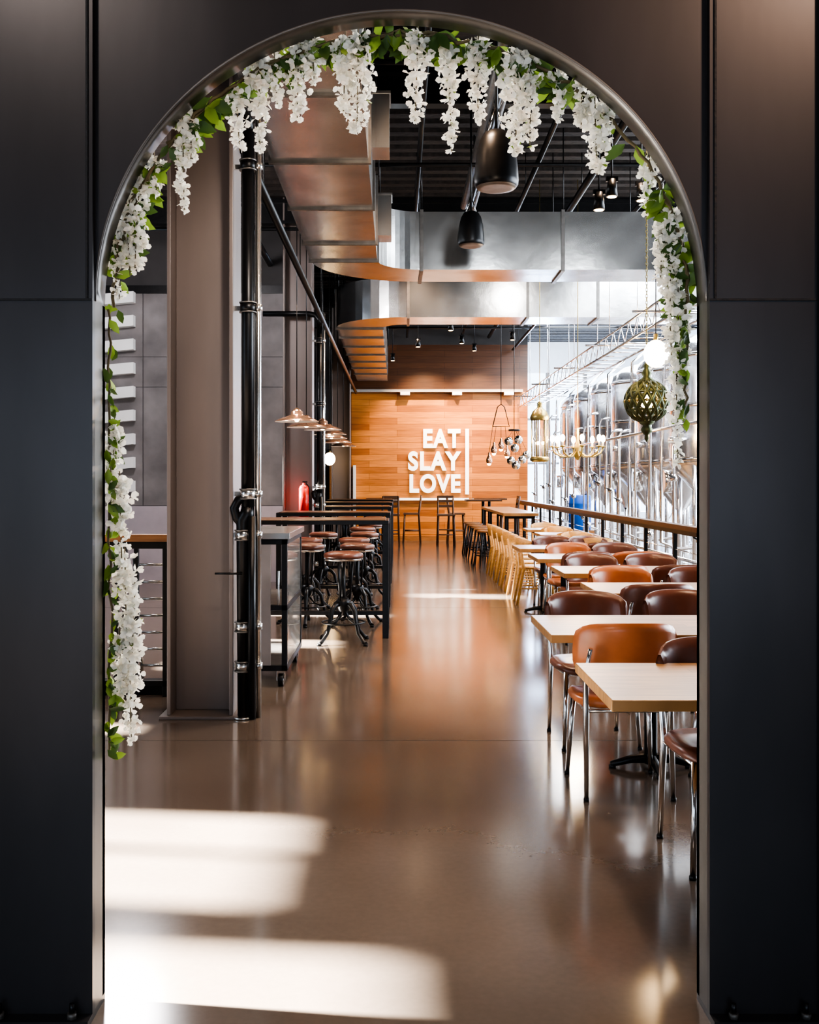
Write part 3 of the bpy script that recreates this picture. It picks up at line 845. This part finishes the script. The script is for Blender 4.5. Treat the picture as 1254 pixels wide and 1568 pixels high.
b.lathe((0,0,0), [(.001,-.12),(.03,-.10),(.05,-.05),(.03,0),(.05,.05),(.02,.12),(.02,.3),(.001,.32)], M_brass, 20)
for i in range(8):
    a = i*pi/4; c_, s_ = math.cos(a), math.sin(a)
    b.tube([(r*c_, r*s_, z) for r, z in ((.03,0),(.12,-.07),(.22,-.07),(.31,-.02),(.34,.05))], .011, M_brass, 8)
    b.lathe((.34*c_, .34*s_, .05), [(.001,0),(.035,.005),(.04,.02),(.012,.025)], M_brass, 12)
    b.cyl((.34*c_, .34*s_, .07), (.34*c_, .34*s_, .14), .012, .012, M_white, 8); b.ball((.34*c_, .34*s_, .17), .030, M_bulb, 10, 1.6)
b.cyl((0,0,.3),(0,0,CEIL-1.9),.006,.006,M_brass,6)
b.obj('brass_chandelier', (2.42, 14, 1.9))
b = B()
b.tube([(-.14,0,.42),(-.06,0,.75),(.0,0,.8),(.06,0,.75),(.14,0,.42),(-.14,0,.42)], .008, M_black, 6)
b.cyl((0,0,.8),(0,0,CEIL-2.0),.006,.006,M_black,6)
for x, z in ((-.12,.05),(.0,.12),(.10,.0),(-.2,-.12)):
    b.cyl((x,0,z+.1),(x*.7,0,.42),.004,.004,M_black,6)
    b.lathe((x,0,z), [(.001,-.1),(.03,-.09),(.05,-.05),(.05,-.01),(.03,.04),(.018,.06),(.018,.1),(.001,.11)], M_copper, 16)
    b.ball((x,0,z-.08),.035,M_bulbs,10)
b.obj('copper_pendant_cluster', (1.75, 17.6, 2.0))
b = B()
b.cyl((0,0,.3),(0,0,CEIL-2.0),.006,.006,M_black,6); b.cyl((0,0,.3),(0,0,.33),.1,.1,M_black,20)
for x, y, z in ((-.1,0,.12),(.08,.05,.15),(0,-.08,.0),(.14,0,-.2),(-.05,.06,-.22),(.22,.04,-.12),(.03,0,-.3)):
    b.ball((x,y,z),.075,M_chrome,18); b.cyl((x,y,z+.07),(x*.3,y*.3,.3),.003,.003,M_black,6)
b.obj('mirror_ball_pendant', (2.05, 18.3, 2.08))

# ------------------------------------------------------------------ lights
def light(name, typ, loc, energy, col, rot=(0,0,0), size=None, size_y=None, spot=None, blend=.5, radius=None):
    d = bpy.data.lights.new(name, typ); d.energy = energy; d.color = col
    if typ == 'AREA':
        d.shape = 'RECTANGLE'; d.size = size; d.size_y = size_y or size
    if typ == 'SPOT': d.spot_size = spot; d.spot_blend = blend
    if radius is not None and typ in ('SPOT', 'POINT'): d.shadow_soft_size = radius
    o = bpy.data.objects.new(name, d); scene.collection.objects.link(o); o.location = loc; o.rotation_euler = rot
    return o
def aim(o, tgt):
    o.rotation_euler = (Vector(tgt)-o.location).to_track_quat('-Z', 'Y').to_euler()
s = light('sun', 'SUN', (-12, 6, 9), 150, (1, .95, .88)); s.data.angle = .04; aim(s, (-12+10, 6-1.2, 9-7.0))
WARM = (1, .70, .48)
for x in (-.6, .7, 2.0, 3.0):
    o = light('wall_washer', 'SPOT', (x, 24.6, 4.9), 620, (1, .70, .43), spot=1.3, blend=.7, radius=.08); aim(o, (x, 26.4, 2.2))
for (x, y, e) in ((.3, 5.2, 90), (.3, 7.5, 130), (.3, 10, 150), (.3, 15, 180), (.3, 20, 170), (2.0, 6, 95), (2.0, 9, 105), (2.0, 13.7, 150), (2.0, 18, 130), (-1.9, 9, 80), (-1.2,12.3,120), (-1.2, 18, 120)):
    light('ceiling_fill', 'SPOT', (x, y, 4.9 if x > -1 else 3.6), e*1.7, WARM, spot=2.1, blend=.9, radius=.12)  # added fill spots without fixtures, lift the dark interior
for (p, t, e, c_) in (((1.2, 8.5, 4.3), (.8, 12.1, 4.3), 60, (.9, .95, 1)), ((2.6, 8.5, 4.3), (2.9, 12.1, 4.3), 60, (.9, .95, 1)), ((1.9, 13.4, 4.6), (1.6, 15.6, 4.2), 35, (1, .95, .9)),
                      ((.3, 4.4, 2.95), (-.6, 8.5, 4.0), 80, (1, .8, .6))):
    o = light('duct_fill', 'SPOT', p, e, c_, spot=1.2, blend=1, radius=.25); aim(o, t)  # added spots, no lamp there, brighten the duct faces
o = light('column_fill', 'SPOT', (.2, 4.0, 4.2), 320, (1, .86, .76), spot=.9, blend=.9, radius=.2); aim(o, (-1.2, 6.78, 2.4))  # added spot without a fixture, brightens the near steel column
o = light('arch_fill', 'SPOT', (.2, 4.6, 4.4), 270, (1, .95, .88), spot=1.5, blend=.9, radius=.3); aim(o, (0, 3.05, 2.2))  # added spot without a fixture, brightens flowers and arch back
light('brewery_daylight', 'AREA', (7.7, 16.5, 2.7), 2300, (.88, .94, 1), rot=(0, pi/2, 0), size=4, size_y=20)
light('brewery_overhead_fill', 'AREA', (4.2, 18, 5.1), 850, (.86, .92, 1), size=1.6, size_y=14)  # added area lamp under the closed ceiling, brightens the tanks
light('brewery_end_daylight', 'AREA', (5.6, 30.6, 2.8), 700, (.50, .68, 1), rot=(-pi/2, 0, 0), size=4.2, size_y=4)
light('bay_fill', 'POINT', (-3.0, 11.5, 4.4), 260, (1, .95, .97), radius=.4)  # added point lamp without a fixture, lights the concrete wall
light('bulb_glow', 'POINT', (2.03, 8.0, 2.3), 4, (1, .7, .4), radius=.08)
light('chandelier_glow', 'POINT', (2.42, 13.9, 2.3), 40, (1, .7, .4), radius=.2)
o = light('entry_fill', 'SPOT', (2.6, .2, 4.8), 430, (1, .68, .50), spot=1.0, blend=1, radius=.3); aim(o, (1.25, 2.9, 2.9))  # both entry lamps are added and unseen, to brighten the arch front
o = light('entry_fill', 'SPOT', (-2.0, .2, 4.6), 130, (1, .86, .78), spot=1.2, blend=1, radius=.3); aim(o, (-1.0, 2.9, 2.6))

w = bpy.data.worlds.new('World'); scene.world = w; w.use_nodes = True
w.node_tree.nodes['Background'].inputs[0].default_value = (.66, .81, 1, 1)
w.node_tree.nodes['Background'].inputs[1].default_value = 3.0

# ------------------------------------------------------------------ camera
cam = bpy.data.cameras.new('camera'); co = bpy.data.objects.new('camera', cam); scene.collection.objects.link(co)
co.location = (0, 0, 1.5); co.rotation_euler = (pi/2, 0, 0)
cam.sensor_fit = 'HORIZONTAL'; cam.sensor_width = 36; cam.lens = 36*1600/1254
cam.shift_x = 19/1254; cam.shift_y = -47/1254
cam.clip_start = .05; cam.clip_end = 200
scene.camera = co
try:
    scene.view_settings.view_transform = 'AgX'; scene.view_settings.look = 'AgX - High Contrast'
except Exception as e: print(e)
scene.view_settings.exposure = 0.5
